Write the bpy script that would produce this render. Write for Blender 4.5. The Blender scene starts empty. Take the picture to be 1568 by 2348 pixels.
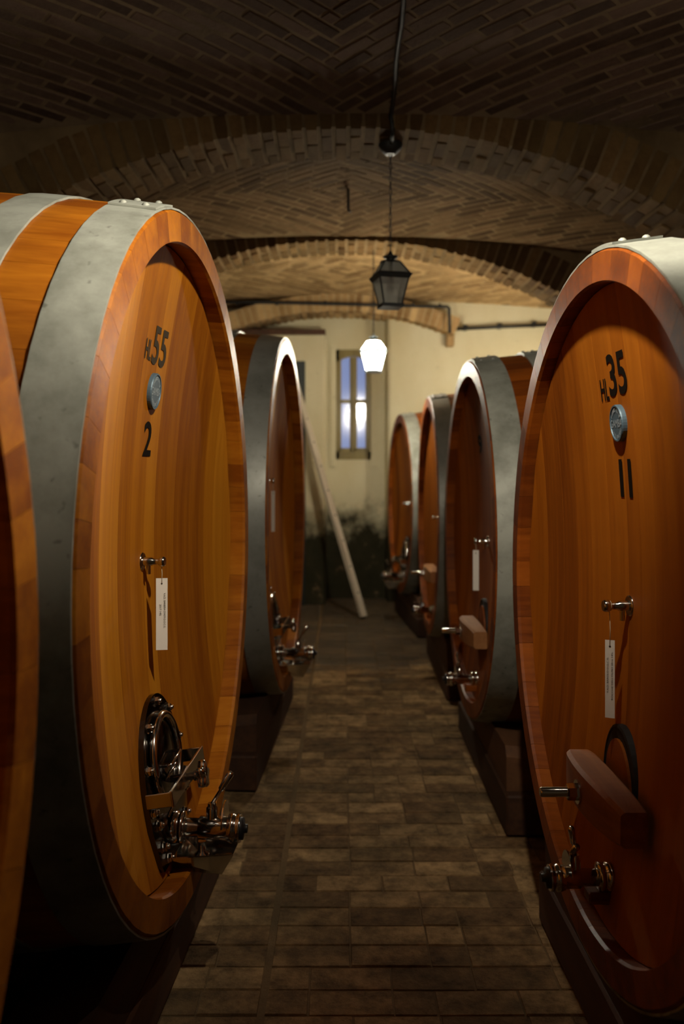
import bpy, bmesh, math, random
from mathutils import Vector, Matrix

random.seed(7)
scene = bpy.context.scene
COL = scene.collection
PI = math.pi
CAM_H = 1.55

# ------------------------------------------------------------------ camera
cam_d = bpy.data.cameras.new('camera')
cam_d.sensor_fit = 'HORIZONTAL'
cam_d.sensor_width = 24.0
cam_d.lens = 24.0 * 2000.0 / 1568.0
cam_d.shift_x = -2.0 / 1568.0
cam_d.shift_y = -99.0 / 1568.0
cam_d.clip_start = 0.02
cam_d.dof.use_dof = True
cam_d.dof.focus_distance = 2.45
cam_d.dof.aperture_fstop = 2.2
cam = bpy.data.objects.new('camera', cam_d)
COL.objects.link(cam)
cam.location = (0, 0, CAM_H)
cam.rotation_euler = (PI / 2, 0, 0)
scene.camera = cam

# ------------------------------------------------------------------ world: dusk sky seen through the window
world = bpy.data.worlds.new('dusk_sky')
scene.world = world
world.use_nodes = True
bg = world.node_tree.nodes['Background']
bg.inputs['Color'].default_value = (0.42, 0.48, 0.72, 1)
bg.inputs['Strength'].default_value = 0.95

# ------------------------------------------------------------------ light levels and exposure
LAMP_NEAR = 4600.0     # bulb of the lantern above the aisle, just out of the picture
LAMP_FAR = 400.0       # glowing panes of the lit lantern before the window
LAMP_SIDE = 210.0      # glowing panes of the lantern over the far casks in the last bay
NEAR_COL = (1.0, 0.89, 0.72)
FAR_COL = (1.0, 0.90, 0.70)
scene.cycles.diffuse_bounces = 3
vs = scene.view_settings
vs.view_transform = 'Standard'
vs.look = 'None'
vs.exposure = 0.0
vs.gamma = 1.0
vs.use_curve_mapping = False

# ------------------------------------------------------------------ materials
MATS = {}


def nt(name):
    m = bpy.data.materials.new(name)
    m.use_nodes = True
    t = m.node_tree
    return m, t, t.nodes, t.links, t.nodes['Principled BSDF']


def ramp(nodes, stops):
    r = nodes.new('ShaderNodeValToRGB')
    e = r.color_ramp.elements
    e[0].position, e[0].color = stops[0][0], (*stops[0][1], 1)
    e[1].position, e[1].color = stops[-1][0], (*stops[-1][1], 1)
    for p, c in stops[1:-1]:
        x = e.new(p)
        x.color = (*c, 1)
    return r


def mixc(nodes, links, fac, a, b, mode='MIX'):
    m = nodes.new('ShaderNodeMix')
    m.data_type = 'RGBA'
    m.blend_type = mode
    if isinstance(fac, (int, float)):
        m.inputs[0].default_value = fac
    else:
        links.new(fac, m.inputs[0])
    for s, v in ((6, a), (7, b)):
        if isinstance(v, tuple):
            m.inputs[s].default_value = (*v, 1)
        else:
            links.new(v, m.inputs[s])
    return m.outputs[2]


def math_n(nodes, links, op, a, b=0.0, clamp=False):
    m = nodes.new('ShaderNodeMath')
    m.operation = op
    m.use_clamp = clamp
    for i, v in enumerate((a, b)):
        if isinstance(v, (int, float)):
            m.inputs[i].default_value = v
        else:
            links.new(v, m.inputs[i])
    return m.outputs[0]


def noise(nodes, links, vec, scale, detail=4, rough=0.55, mapping=None):
    n = nodes.new('ShaderNodeTexNoise')
    n.inputs['Scale'].default_value = scale
    n.inputs['Detail'].default_value = detail
    n.inputs['Roughness'].default_value = rough
    if mapping:
        mp = nodes.new('ShaderNodeMapping')
        mp.inputs['Scale'].default_value = mapping
        links.new(vec, mp.inputs['Vector'])
        vec = mp.outputs['Vector']
    links.new(vec, n.inputs['Vector'])
    return n.outputs['Fac']


def wood(name, lo, mid, hi, grain, rough=0.32, coat=0.35, var=0.85, dirt=0.25, spec=0.35):
    """varnished timber, one tone per board, fine grain along the board"""
    m, t, N, L, B = nt(name)
    tc = N.new('ShaderNodeTexCoord')
    oi = N.new('ShaderNodeObjectInfo')
    r = ramp(N, [(0.0, lo), (0.45, mid), (1.0, hi)])
    add = N.new('ShaderNodeVectorMath')
    add.operation = 'ADD'
    L.new(tc.outputs['Object'], add.inputs[0])
    cb = N.new('ShaderNodeCombineXYZ')
    s = math_n(N, L, 'MULTIPLY', oi.outputs['Random'], 37.0)
    for i in range(3):
        L.new(s, cb.inputs[i])
    L.new(cb.outputs[0], add.inputs[1])
    v = add.outputs[0]
    g1 = noise(N, L, v, 1.0, 6, 0.6, grain)
    g2 = noise(N, L, v, 1.0, 3, 0.5, tuple(x * 0.22 for x in grain))
    f = math_n(N, L, 'MULTIPLY', oi.outputs['Random'], var)
    f = math_n(N, L, 'ADD', f, math_n(N, L, 'MULTIPLY', math_n(N, L, 'SUBTRACT', g2, 0.5), 0.9))
    f = math_n(N, L, 'ADD', f, math_n(N, L, 'MULTIPLY', math_n(N, L, 'SUBTRACT', g1, 0.5), 0.75), True)
    L.new(f, r.inputs[0])
    blot = noise(N, L, v, 5.0, 5, 0.65)
    bl = ramp(N, [(0.56, (0, 0, 0)), (0.78, (1, 1, 1))])
    L.new(blot, bl.inputs[0])
    df = math_n(N, L, 'MULTIPLY', bl.outputs[0], dirt)
    c = mixc(N, L, df, r.outputs[0], (0.035, 0.016, 0.006))
    L.new(c, B.inputs['Base Color'])
    rg = math_n(N, L, 'ADD', math_n(N, L, 'MULTIPLY', g1, 0.25), rough - 0.1)
    L.new(rg, B.inputs['Roughness'])
    B.inputs['Coat Weight'].default_value = coat
    B.inputs['Specular IOR Level'].default_value = spec
    B.inputs['Coat Roughness'].default_value = 0.28
    b = N.new('ShaderNodeBump')
    b.inputs['Strength'].default_value = 0.12
    b.inputs['Distance'].default_value = 0.002
    L.new(g1, b.inputs['Height'])
    L.new(b.outputs[0], B.inputs['Normal'])
    MATS[name] = m
    return m


W_LO, W_MID, W_HI = (0.2000, 0.0512, 0.0028), (0.3600, 0.1163, 0.0063), (0.5200, 0.2000, 0.0140)
wood('stave_wood', W_LO, W_MID, W_HI, (3, 70, 70), 0.50, 0.02, 0.55, 0.3, 0.16)
wood('board_wood', (0.2500, 0.0698, 0.0042), (0.4000, 0.1348, 0.0070), (0.5300, 0.2093, 0.0140), (60, 60, 2.0), 0.66, 0.0, 0.9, 0.1, 0.10)
wood('stave_wood_red', (0.1190, 0.0259, 0.0029), (0.2380, 0.0580, 0.0043), (0.3400, 0.0954, 0.0072), (3, 70, 70), 0.46, 0.04, 0.55, 0.35, 0.2)
wood('board_wood_red', (0.1800, 0.0446, 0.0032), (0.3000, 0.0837, 0.0048), (0.4000, 0.1256, 0.0080), (60, 60, 2.0), 0.60, 0.0, 0.85, 0.15, 0.12)
wood('old_timber', (0.0390, 0.0154, 0.0065), (0.0825, 0.0336, 0.0130), (0.1500, 0.0658, 0.0260), (60, 4, 60), 0.7, 0.0, 0.8, 0.5)
wood('crossbar_wood', (0.1700, 0.0544, 0.0168), (0.3230, 0.1248, 0.0420), (0.5100, 0.2400, 0.0980), (60, 5, 60), 0.6, 0.0, 0.4, 0.4)
wood('crossbar_pale', (0.28, 0.12, 0.04), (0.40, 0.19, 0.07), (0.5, 0.27, 0.12), (60, 5, 60), 0.6, 0.0, 0.4, 0.2)
wood('pole_wood', (0.42, 0.36, 0.27), (0.55, 0.48, 0.37), (0.66, 0.60, 0.48), (60, 60, 4), 0.7, 0.0, 0.3, 0.25)
wood('window_wood', (0.16, 0.12, 0.03), (0.21, 0.16, 0.045), (0.25, 0.19, 0.06), (60, 60, 5), 0.5, 0.1, 0.4, 0.2)
wood('door_wood', (0.012, 0.018, 0.016), (0.02, 0.027, 0.024), (0.03, 0.037, 0.033), (60, 60, 5), 0.5, 0.1, 0.4, 0.2)


def metal(name, col, rough, metallic=1.0, stain=None, sscale=6.0, samt=0.6, streak=None):
    m, t, N, L, B = nt(name)
    B.inputs['Metallic'].default_value = metallic
    B.inputs['Roughness'].default_value = rough
    B.inputs['Base Color'].default_value = (*col, 1)
    if stain:
        tc = N.new('ShaderNodeTexCoord')
        a = noise(N, L, tc.outputs['Object'], sscale, 6, 0.65, streak)
        r = ramp(N, [(0.42, (0, 0, 0)), (0.70, (1, 1, 1))])
        L.new(a, r.inputs[0])
        b = noise(N, L, tc.outputs['Object'], 26.0, 2, 0.5)
        r2 = ramp(N, [(0.66, (0, 0, 0)), (0.73, (1, 1, 1))])
        L.new(b, r2.inputs[0])
        c = mixc(N, L, math_n(N, L, 'MULTIPLY', r.outputs[0], samt), col, stain)
        c = mixc(N, L, math_n(N, L, 'MULTIPLY', r2.outputs[0], 0.55), c, tuple(x * 0.35 for x in stain))
        L.new(c, B.inputs['Base Color'])
        L.new(math_n(N, L, 'ADD', math_n(N, L, 'MULTIPLY', a, 0.25), rough - 0.1), B.inputs['Roughness'])
    MATS[name] = m
    return m


metal('zinc', (0.33, 0.345, 0.305), 0.55, 0.15, (0.115, 0.12, 0.095), 4.0, 0.9)
metal('zinc_dark', (0.27, 0.275, 0.25), 0.42, 0.3, (0.12, 0.12, 0.10), 5.0, 0.7)
metal('polished_steel', (0.62, 0.60, 0.56), 0.13)
metal('plate_steel', (0.11, 0.105, 0.10), 0.12)
metal('black_iron', (0.006, 0.007, 0.007), 0.6, 0.0)
metal('pewter', (0.075, 0.125, 0.165), 0.5, 0.25)
metal('pewter_light', (0.36, 0.44, 0.50), 0.5, 0.25)


def plain(name, col, rough=0.6, emit=None, strength=0.0, alpha=None, trans=0.0):
    m, t, N, L, B = nt(name)
    B.inputs['Base Color'].default_value = (*col, 1)
    B.inputs['Roughness'].default_value = rough
    if emit:
        B.inputs['Emission Color'].default_value = (*emit, 1)
        B.inputs['Emission Strength'].default_value = strength
    if trans:
        B.inputs['Transmission Weight'].default_value = trans
    MATS[name] = m
    return m


plain('stencil_ink', (0.010, 0.007, 0.005), 0.8)
MATS['stencil_ink'].node_tree.nodes['Principled BSDF'].inputs['Specular IOR Level'].default_value = 0.05
plain('stencil_faded', (0.060, 0.045, 0.030), 0.8)
MATS['stencil_faded'].node_tree.nodes['Principled BSDF'].inputs['Specular IOR Level'].default_value = 0.05
plain('card_white', (0.80, 0.78, 0.72), 0.7)
plain('card_ink', (0.05, 0.045, 0.04), 0.7)
plain('string', (0.55, 0.48, 0.33), 0.8)
plain('dark_hole', (0.006, 0.005, 0.005), 0.7)
plain('rubber', (0.01, 0.01, 0.011), 0.5)
plain('cork_cap', (0.07, 0.03, 0.02), 0.6)
plain('bulb_lit', (0.8, 0.8, 0.75), 0.4, NEAR_COL, LAMP_NEAR)
plain('opal_far', (0.8, 0.8, 0.75), 0.4, FAR_COL, LAMP_FAR)
plain('opal_side', (0.8, 0.8, 0.75), 0.4, FAR_COL, LAMP_SIDE)


def glass_mat(name, tint, body, gloss=0.12, rough=0.05, dusty=False):
    """thin old glass: mostly see-through, some dust and some reflection"""
    m = bpy.data.materials.new(name)
    m.use_nodes = True
    N, L = m.node_tree.nodes, m.node_tree.links
    N.remove(N['Principled BSDF'])
    out = N['Material Output']
    tr = N.new('ShaderNodeBsdfTransparent')
    tr.inputs['Color'].default_value = (*tint, 1)
    df = N.new('ShaderNodeBsdfTranslucent' if dusty else 'ShaderNodeBsdfDiffuse')
    df.inputs['Color'].default_value = (0.6, 0.6, 0.58, 1)
    gl = N.new('ShaderNodeBsdfGlossy')
    gl.inputs['Roughness'].default_value = rough
    a = N.new('ShaderNodeMixShader')
    a.inputs[0].default_value = body
    L.new(tr.outputs[0], a.inputs[1])
    L.new(df.outputs[0], a.inputs[2])
    b = N.new('ShaderNodeMixShader')
    b.inputs[0].default_value = gloss
    L.new(a.outputs[0], b.inputs[1])
    L.new(gl.outputs[0], b.inputs[2])
    L.new(b.outputs[0], out.inputs['Surface'])
    MATS[name] = m


glass_mat('lantern_glass', (0.9, 0.9, 0.88), 0.62, dusty=True)
glass_mat('clear_glass', (0.97, 0.97, 0.96), 0.02, 0.05)
glass_mat('window_glass', (0.75, 0.8, 0.9), 0.08, 0.06, 0.1)
glass_mat('bulb_glass', (0.9, 0.9, 0.9), 0.10, 0.25)


def brick_mat(name, stops, rough=0.85, dust=None, dust_amt=0.4, damp=False):
    m, t, N, L, B = nt(name)
    ge = N.new('ShaderNodeNewGeometry')
    oi = N.new('ShaderNodeObjectInfo')
    r = ramp(N, stops)
    f = math_n(N, L, 'FRACT', math_n(N, L, 'ADD', oi.outputs['Random'], ge.outputs['Random Per Island']))
    n1 = noise(N, L, ge.outputs['Position'], 22.0, 5, 0.65)
    f = math_n(N, L, 'ADD', math_n(N, L, 'MULTIPLY', f, 0.75), math_n(N, L, 'MULTIPLY', math_n(N, L, 'SUBTRACT', n1, 0.4), 0.7), True)
    L.new(f, r.inputs[0])
    c = r.outputs[0]
    n2 = noise(N, L, ge.outputs['Position'], 2.2, 5, 0.6)
    if dust:
        r2 = ramp(N, [(0.42, (0, 0, 0)), (0.68, (1, 1, 1))])
        L.new(n2, r2.inputs[0])
        c = mixc(N, L, math_n(N, L, 'MULTIPLY', r2.outputs[0], dust_amt), c, dust)
    L.new(c, B.inputs['Base Color'])
    B.inputs['Roughness'].default_value = rough
    B.inputs['Specular IOR Level'].default_value = 0.06
    if damp:
        # trodden dirt over the pavers, and a wet patch at the foot of the window wall
        n5 = noise(N, L, ge.outputs['Position'], 9.0, 7, 0.75)
        r5 = ramp(N, [(0.36, (0.35, 0.33, 0.30)), (0.62, (1.4, 1.35, 1.25))])
        L.new(n5, r5.inputs[0])
        c = mixc(N, L, 0.85, c, r5.outputs[0], 'MULTIPLY')
        L.new(c, B.inputs['Base Color'])
        sx = N.new('ShaderNodeSeparateXYZ')
        L.new(ge.outputs['Position'], sx.inputs[0])
        wy = math_n(N, L, 'ADD', sx.outputs[1], math_n(N, L, 'MULTIPLY', math_n(N, L, 'SUBTRACT', n2, 0.5), 2.2))
        mr = N.new('ShaderNodeMapRange')
        mr.interpolation_type = 'SMOOTHSTEP'
        mr.inputs['From Min'].default_value = 6.4
        mr.inputs['From Max'].default_value = 7.3
        L.new(wy, mr.inputs['Value'])
        c = mixc(N, L, math_n(N, L, 'MULTIPLY', mr.outputs[0], 0.6), c, (0.028, 0.026, 0.024))
        L.new(c, B.inputs['Base Color'])
        L.new(math_n(N, L, 'SUBTRACT', rough, math_n(N, L, 'MULTIPLY', mr.outputs[0], 0.50), True), B.inputs['Roughness'])
        L.new(math_n(N, L, 'ADD', 0.08, math_n(N, L, 'MULTIPLY', mr.outputs[0], 0.45)), B.inputs['Specular IOR Level'])
    b = N.new('ShaderNodeBump')
    b.inputs['Strength'].default_value = 0.95
    b.inputs['Distance'].default_value = 0.006
    L.new(noise(N, L, ge.outputs['Position'], 45.0, 6, 0.7), b.inputs['Height'])
    L.new(b.outputs[0], B.inputs['Normal'])
    MATS[name] = m


brick_mat('vault_brick', [(0.0, (0.0521, 0.0324, 0.0218)), (0.5, (0.0982, 0.0632, 0.0437)), (1.0, (0.1733, 0.1172, 0.0853))], 0.92, (0.1328, 0.1018, 0.0743), 0.4)
brick_mat('vault_mortar', [(0.0, (0.1715, 0.1247, 0.0743)), (1.0, (0.2709, 0.2041, 0.1267))], 0.95, (0.0723, 0.0529, 0.0306), 0.75)
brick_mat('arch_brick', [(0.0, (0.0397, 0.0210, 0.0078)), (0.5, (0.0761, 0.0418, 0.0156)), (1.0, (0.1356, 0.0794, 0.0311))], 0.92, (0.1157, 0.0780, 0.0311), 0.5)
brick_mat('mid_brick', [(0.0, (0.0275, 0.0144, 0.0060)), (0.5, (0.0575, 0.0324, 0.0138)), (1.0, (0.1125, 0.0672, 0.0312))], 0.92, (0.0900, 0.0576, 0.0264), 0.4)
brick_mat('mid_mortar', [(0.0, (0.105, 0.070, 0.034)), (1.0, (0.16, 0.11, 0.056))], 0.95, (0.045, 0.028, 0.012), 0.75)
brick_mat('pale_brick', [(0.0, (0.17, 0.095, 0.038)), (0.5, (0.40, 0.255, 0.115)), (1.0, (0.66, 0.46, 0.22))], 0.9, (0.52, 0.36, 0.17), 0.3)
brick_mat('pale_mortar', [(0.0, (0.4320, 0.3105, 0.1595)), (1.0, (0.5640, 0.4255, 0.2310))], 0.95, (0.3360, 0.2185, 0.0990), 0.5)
FLOOR_STOPS = [(0.0, (0.1260, 0.0756, 0.0378)), (0.5, (0.2415, 0.1554, 0.0777)), (1.0, (0.4200, 0.2835, 0.1470))]
brick_mat('floor_brick', FLOOR_STOPS, 0.82, (0.0990, 0.0748, 0.0396), 0.7, True)
brick_mat('floor_mortar', [(0.0, (0.1260, 0.0798, 0.0399)), (1.0, (0.2310, 0.1554, 0.0798))], 0.85, (0.0840, 0.0630, 0.0336), 0.8)
brick_mat('rough_plaster', [(0.0, (0.10, 0.08, 0.06)), (1.0, (0.16, 0.13, 0.10))], 0.9)


def plaster_mat(name, base, warm, mould_h):
    m, t, N, L, B = nt(name)
    ge = N.new('ShaderNodeNewGeometry')
    P = ge.outputs['Position']
    n1 = noise(N, L, P, 1.6, 6, 0.6, (1, 1, 0.45))
    r1 = ramp(N, [(0.35, base), (0.7, warm)])
    L.new(n1, r1.inputs[0])
    sx = N.new('ShaderNodeSeparateXYZ')
    L.new(P, sx.inputs[0])
    n2 = noise(N, L, P, 2.6, 7, 0.68)
    h = math_n(N, L, 'ADD', sx.outputs[2], math_n(N, L, 'MULTIPLY', math_n(N, L, 'SUBTRACT', n2, 0.5), -1.1))
    mr = N.new('ShaderNodeMapRange')
    mr.inputs['From Min'].default_value = mould_h + 0.16
    mr.inputs['From Max'].default_value = mould_h - 0.22
    L.new(h, mr.inputs['Value'])
    n3 = noise(N, L, P, 4.5, 5, 0.6)
    r3 = ramp(N, [(0.0, (0.010, 0.010, 0.006)), (0.60, (0.035, 0.031, 0.017)), (0.70, (0.26, 0.17, 0.09))])
    L.new(n3, r3.inputs[0])
    c = mixc(N, L, mr.outputs[0], r1.outputs[0], r3.outputs[0])
    n4 = noise(N, L, P, 9.0, 6, 0.7)
    r4 = ramp(N, [(0.62, (0, 0, 0)), (0.75, (1, 1, 1))])
    L.new(n4, r4.inputs[0])
    c = mixc(N, L, math_n(N, L, 'MULTIPLY', r4.outputs[0], 0.35), c, (0.20, 0.16, 0.09))
    L.new(c, B.inputs['Base Color'])
    B.inputs['Roughness'].default_value = 0.9
    B.inputs['Specular IOR Level'].default_value = 0.1
    b = N.new('ShaderNodeBump')
    b.inputs['Strength'].default_value = 0.4
    b.inputs['Distance'].default_value = 0.01
    L.new(n4, b.inputs['Height'])
    L.new(b.outputs[0], B.inputs['Normal'])
    MATS[name] = m


plaster_mat('plaster', (0.52, 0.455, 0.285), (0.62, 0.575, 0.405), 0.98)

# ------------------------------------------------------------------ object helpers


def tag(o, label=None, cat=None, group=None, kind=None):
    for k, v in (('label', label), ('category', cat), ('group', group), ('kind', kind)):
        if v:
            o[k] = v
    return o


def empty(name, loc=(0, 0, 0), rz=0.0):
    o = bpy.data.objects.new(name, None)
    o.empty_display_size = 0.1
    COL.objects.link(o)
    o.location = loc
    o.rotation_euler = (0, 0, rz)
    return o


def link(name, me, parent=None):
    o = bpy.data.objects.new(name, me)
    COL.objects.link(o)
    if parent is not None:
        o.parent = parent
    return o


def mesh(name, verts, faces, mat, smooth=False):
    me = bpy.data.meshes.new(name)
    me.from_pydata([tuple(v) for v in verts], [], faces)
    if mat:
        me.materials.append(MATS[mat])
    if smooth:
        me.polygons.foreach_set('use_smooth', [True] * len(me.polygons))
    me.update()
    return me


class MB:
    """collects solids for ONE part and turns them into one mesh"""

    def __init__(self, M=None):
        self.v, self.f = [], []
        self.M = M or Matrix()
        self.sm = []

    def add(self, verts, faces, smooth=False):
        o = len(self.v)
        self.v += [self.M @ Vector(p) for p in verts]
        self.f += [tuple(i + o for i in f) for f in faces]
        self.sm += [smooth] * len(faces)
        return self

    def box(self, c, s, M=None):
        x, y, z = (k / 2 for k in s)
        vs_ = [Vector((a * x, b * y, d * z)) for a in (-1, 1) for b in (-1, 1) for d in (-1, 1)]
        if M is not None:
            vs_ = [M @ p for p in vs_]
        vs_ = [p + Vector(c) for p in vs_]
        return self.add(vs_, [(0, 1, 3, 2), (4, 6, 7, 5), (0, 4, 5, 1), (2, 3, 7, 6), (0, 2, 6, 4), (1, 5, 7, 3)])

    def bbox(self, c, s, bev=0.004, M=None):
        """box with chamfered edges"""
        bm = bmesh.new()
        bmesh.ops.create_cube(bm, size=1.0)
        for v in bm.verts:
            v.co = Vector((v.co.x * s[0], v.co.y * s[1], v.co.z * s[2]))
        bmesh.ops.bevel(bm, geom=list(bm.edges), offset=bev, segments=1, affect='EDGES')
        bm.verts.index_update()
        vs_ = [(M @ v.co if M is not None else v.co.copy()) + Vector(c) for v in bm.verts]
        fs = [tuple(v.index for v in f.verts) for f in bm.faces]
        bm.free()
        return self.add(vs_, fs)

    def lathe(self, prof, p0, axis, n=20, smooth=True, caps=True):
        """prof: list of (distance along the axis, radius)"""
        ax = Vector(axis).normalized()
        e1 = ax.orthogonal().normalized()
        e2 = ax.cross(e1)
        p0 = Vector(p0)
        V, F = [], []
        for d, r in prof:
            for i in range(n):
                a = 2 * PI * i / n
                V.append(p0 + ax * d + (e1 * math.cos(a) + e2 * math.sin(a)) * r)
        for k in range(len(prof) - 1):
            for i in range(n):
                j = (i + 1) % n
                F.append((k * n + i, k * n + j, (k + 1) * n + j, (k + 1) * n + i))
        self.add(V, F, smooth)
        if caps:
            o = len(prof) - 1
            self.add([V[i] for i in range(n)], [tuple(reversed(range(n)))])
            self.add([V[o * n + i] for i in range(n)], [tuple(range(n))])
        return self

    def tube(self, pts, r, n=8, closed=False, smooth=True):
        pts = [Vector(p) for p in pts]
        rad = r if isinstance(r, (list, tuple)) else [r] * len(pts)
        V, F = [], []
        prev = None
        m = len(pts)
        for k, p in enumerate(pts):
            if closed:
                d = pts[(k + 1) % m] - pts[k - 1]
            else:
                d = pts[min(k + 1, m - 1)] - pts[max(k - 1, 0)]
            d.normalize()
            if prev is None:
                e1 = d.orthogonal().normalized()
            else:
                e1 = (prev - d * prev.dot(d)).normalized()
            prev = e1
            e2 = d.cross(e1)
            for i in range(n):
                a = 2 * PI * i / n
                V.append(p + (e1 * math.cos(a) + e2 * math.sin(a)) * rad[k])
        for k in range(m if closed else m - 1):
            k2 = (k + 1) % m
            for i in range(n):
                j = (i + 1) % n
                F.append((k * n + i, k * n + j, k2 * n + j, k2 * n + i))
        if not closed:
            F.append(tuple(reversed(range(n))))
            F.append(tuple((m - 1) * n + i for i in range(n)))
        return self.add(V, F, smooth)

    def prism(self, poly, o, u, v, depth):
        """polygon in the (u, v) plane at o, extruded by the vector depth"""
        o, u, v, d = Vector(o), Vector(u), Vector(v), Vector(depth)
        a = [o + u * p + v * q for p, q in poly]
        b = [p + d for p in a]
        n = len(a)
        F = [tuple(reversed(range(n))), tuple(range(n, 2 * n))]
        F += [(i, (i + 1) % n, n + (i + 1) % n, n + i) for i in range(n)]
        return self.add(a + b, F)

    def build(self, name, mat, parent=None):
        me = bpy.data.meshes.new(name)
        me.from_pydata([tuple(p) for p in self.v], [], self.f)
        me.materials.append(MATS[mat])
        me.polygons.foreach_set('use_smooth', self.sm)
        me.update()
        bm = bmesh.new()
        bm.from_mesh(me)
        bmesh.ops.recalc_face_normals(bm, faces=bm.faces)
        bm.to_mesh(me)
        bm.free()
        return link(name, me, parent)


def copy_tree(o, parent=None):
    c = o.copy()
    COL.objects.link(c)
    c.parent = parent
    for ch in list(o.children):
        copy_tree(ch, c)
    return c


_dg = None


def text_mesh(s, size=1.0, align='CENTER', spacing=1.0, bold=0):
    """flat outline of a word as (verts, faces) in its own plane"""
    cu = bpy.data.curves.new('text', 'FONT')
    cu.body = s
    cu.size = size
    cu.offset = 0.018 * bold
    cu.align_x = align
    cu.space_character = spacing
    cu.resolution_u = 4
    ob = bpy.data.objects.new('text', cu)
    COL.objects.link(ob)
    dg = bpy.context.evaluated_depsgraph_get()
    dg.update()
    me = bpy.data.meshes.new_from_object(ob.evaluated_get(dg))
    V = [v.co.copy() for v in me.vertices]
    F = [tuple(p.vertices) for p in me.polygons]
    bpy.data.objects.remove(ob)
    bpy.data.curves.remove(cu)
    bpy.data.meshes.remove(me)
    return V, F


def fit_text(s, w, h, bold=0):
    V, F = text_mesh(s, bold=bold)
    x0, x1 = min(v.x for v in V), max(v.x for v in V)
    y0, y1 = min(v.y for v in V), max(v.y for v in V)
    return [((v.x - (x0 + x1) / 2) / (x1 - x0) * w, (v.y - (y0 + y1) / 2) / (y1 - y0) * h) for v in V], F


# ------------------------------------------------------------------ bricks
def unit_brick(seed, k=1.0):
    """a worn brick: unit size, x along its length, y across, +z is the face that shows"""
    rr = random.Random(seed)
    V = []
    for (z, s) in ((-0.5, 1.0), (0.32, 1.0), (0.5, None)):
        for sx, sy in ((-1, -1), (1, -1), (1, 1), (-1, 1)):
            if s:
                V.append((sx * 0.5, sy * 0.5, z))
            else:
                V.append((sx * (0.5 - k * rr.uniform(.012, .04)), sy * (0.5 - k * rr.uniform(.04, .11)), z + rr.uniform(-.03, .03)))
    F = [(3, 2, 1, 0), (8, 9, 10, 11)]
    for k in (0, 4):
        for i in range(4):
            j = (i + 1) % 4
            F.append((k + i, k + j, k + 4 + j, k + 4 + i))
    return V, F


UB = [unit_brick(i) for i in range(5)]
UBF = [unit_brick(i, .35) for i in range(5)]
_brick_me = {}


def lay_bricks(parent, mats, mat, rank_near=300, name='brick', rest='brickwork', UB=UB):
    """mats: list of (matrix, visible weight); the largest in view become single parts"""
    order = sorted(range(len(mats)), key=lambda i: -mats[i][1])
    single = [i for i in order[:rank_near] if mats[i][1] > 0]
    other = order[len(single):]
    for n, i in enumerate(single):
        k = i % 5
        if (mat, k) not in _brick_me:
            _brick_me[(mat, k)] = mesh('brick', UB[k][0], UB[k][1], mat)
        o = link(name, _brick_me[(mat, k)], parent)
        o.matrix_basis = mats[i][0]
    if other:
        V, F = [], []
        for i in other:
            k = i % 5
            o_ = len(V)
            V += [mats[i][0] @ Vector(p) for p in UB[k][0]]
            F += [tuple(q + o_ for q in f) for f in UB[k][1]]
        me = mesh(rest, V, F, mat)
        o = link(rest, me, parent)
        o['kind'] = 'stuff'


def view_weight(p):
    """how large a brick at p shows from the photograph's standpoint (0 = out of frame)"""
    if p.y < 0.5:
        return 0.0
    px = 786 + 2000 * p.x / p.y
    py = 1075 - 2000 * (p.z - CAM_H) / p.y
    if -60 < px < 1628 and -60 < py < 2408:
        return 1.0 / p.y ** 2
    return 0.0


# ------------------------------------------------------------------ the room
WX = 2.95                # half width of the cellar
Y_BACK = 10.45           # wall with the window
Y_FRONT = -2.4
ARCH_R = 3.62
CROWN = CAM_H + 1.80     # underside of the arches
ARCHES = [(4.60, 0.48), (6.87, 0.48)]

# floor
fl = MB()
fl.box((0, (Y_BACK + Y_FRONT) / 2 + .2, -0.0655), (2 * WX + .6, Y_BACK - Y_FRONT + 1.0, 0.11))
floor = fl.build('floor', 'floor_mortar')
tag(floor, 'brick paved cellar floor, dark and damp', 'floor', kind='structure')
bm_ = []
y, row = 0.9, 0
SEAM = -0.245
while y < Y_BACK - 0.02:
    w = 0.118
    x = -1.15 - (0.13 if row % 2 else 0) + random.uniform(-.02, .02)
    while x < 1.35:
        ln = random.choice((0.245, 0.245, 0.25, 0.12))
        if x < SEAM - .03 and x + ln > SEAM - .06:
            ln = SEAM - x                       # pavers stop at the drain slot along the aisle
        elif SEAM - .03 <= x < SEAM + .02:
            x = SEAM + .022
        c = Vector((x + ln / 2, y + w / 2, -0.0215 + random.uniform(-.002, .002)))
        M = Matrix.Translation(c) @ Matrix.Rotation(random.uniform(-.012, .012), 4, 'Z') @ Matrix.Rotation(random.uniform(-.008, .008), 4, 'X') @ Matrix.Diagonal((ln - .0005, w - .0005, .03, 1))
        hidden = (c.x < -0.75 or c.x > 0.85)
        bm_.append((M, 0.0 if hidden else view_weight(c)))
        x += ln + .004
    y += w + .004
    row += 1
lay_bricks(floor, bm_, 'floor_brick', UB=UBF)
# bare slab under the casks beside the paved aisle
for s in (-1, 1):
    sl = MB()
    x0, x1 = (-WX - .2, -1.3) if s < 0 else (1.5, WX + .2)
    sl.box(((x0 + x1) / 2, (Y_BACK + Y_FRONT) / 2, -0.012), (x1 - x0, Y_BACK - Y_FRONT, 0.022))
    sl.build('slab', 'floor_mortar', floor)


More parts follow.
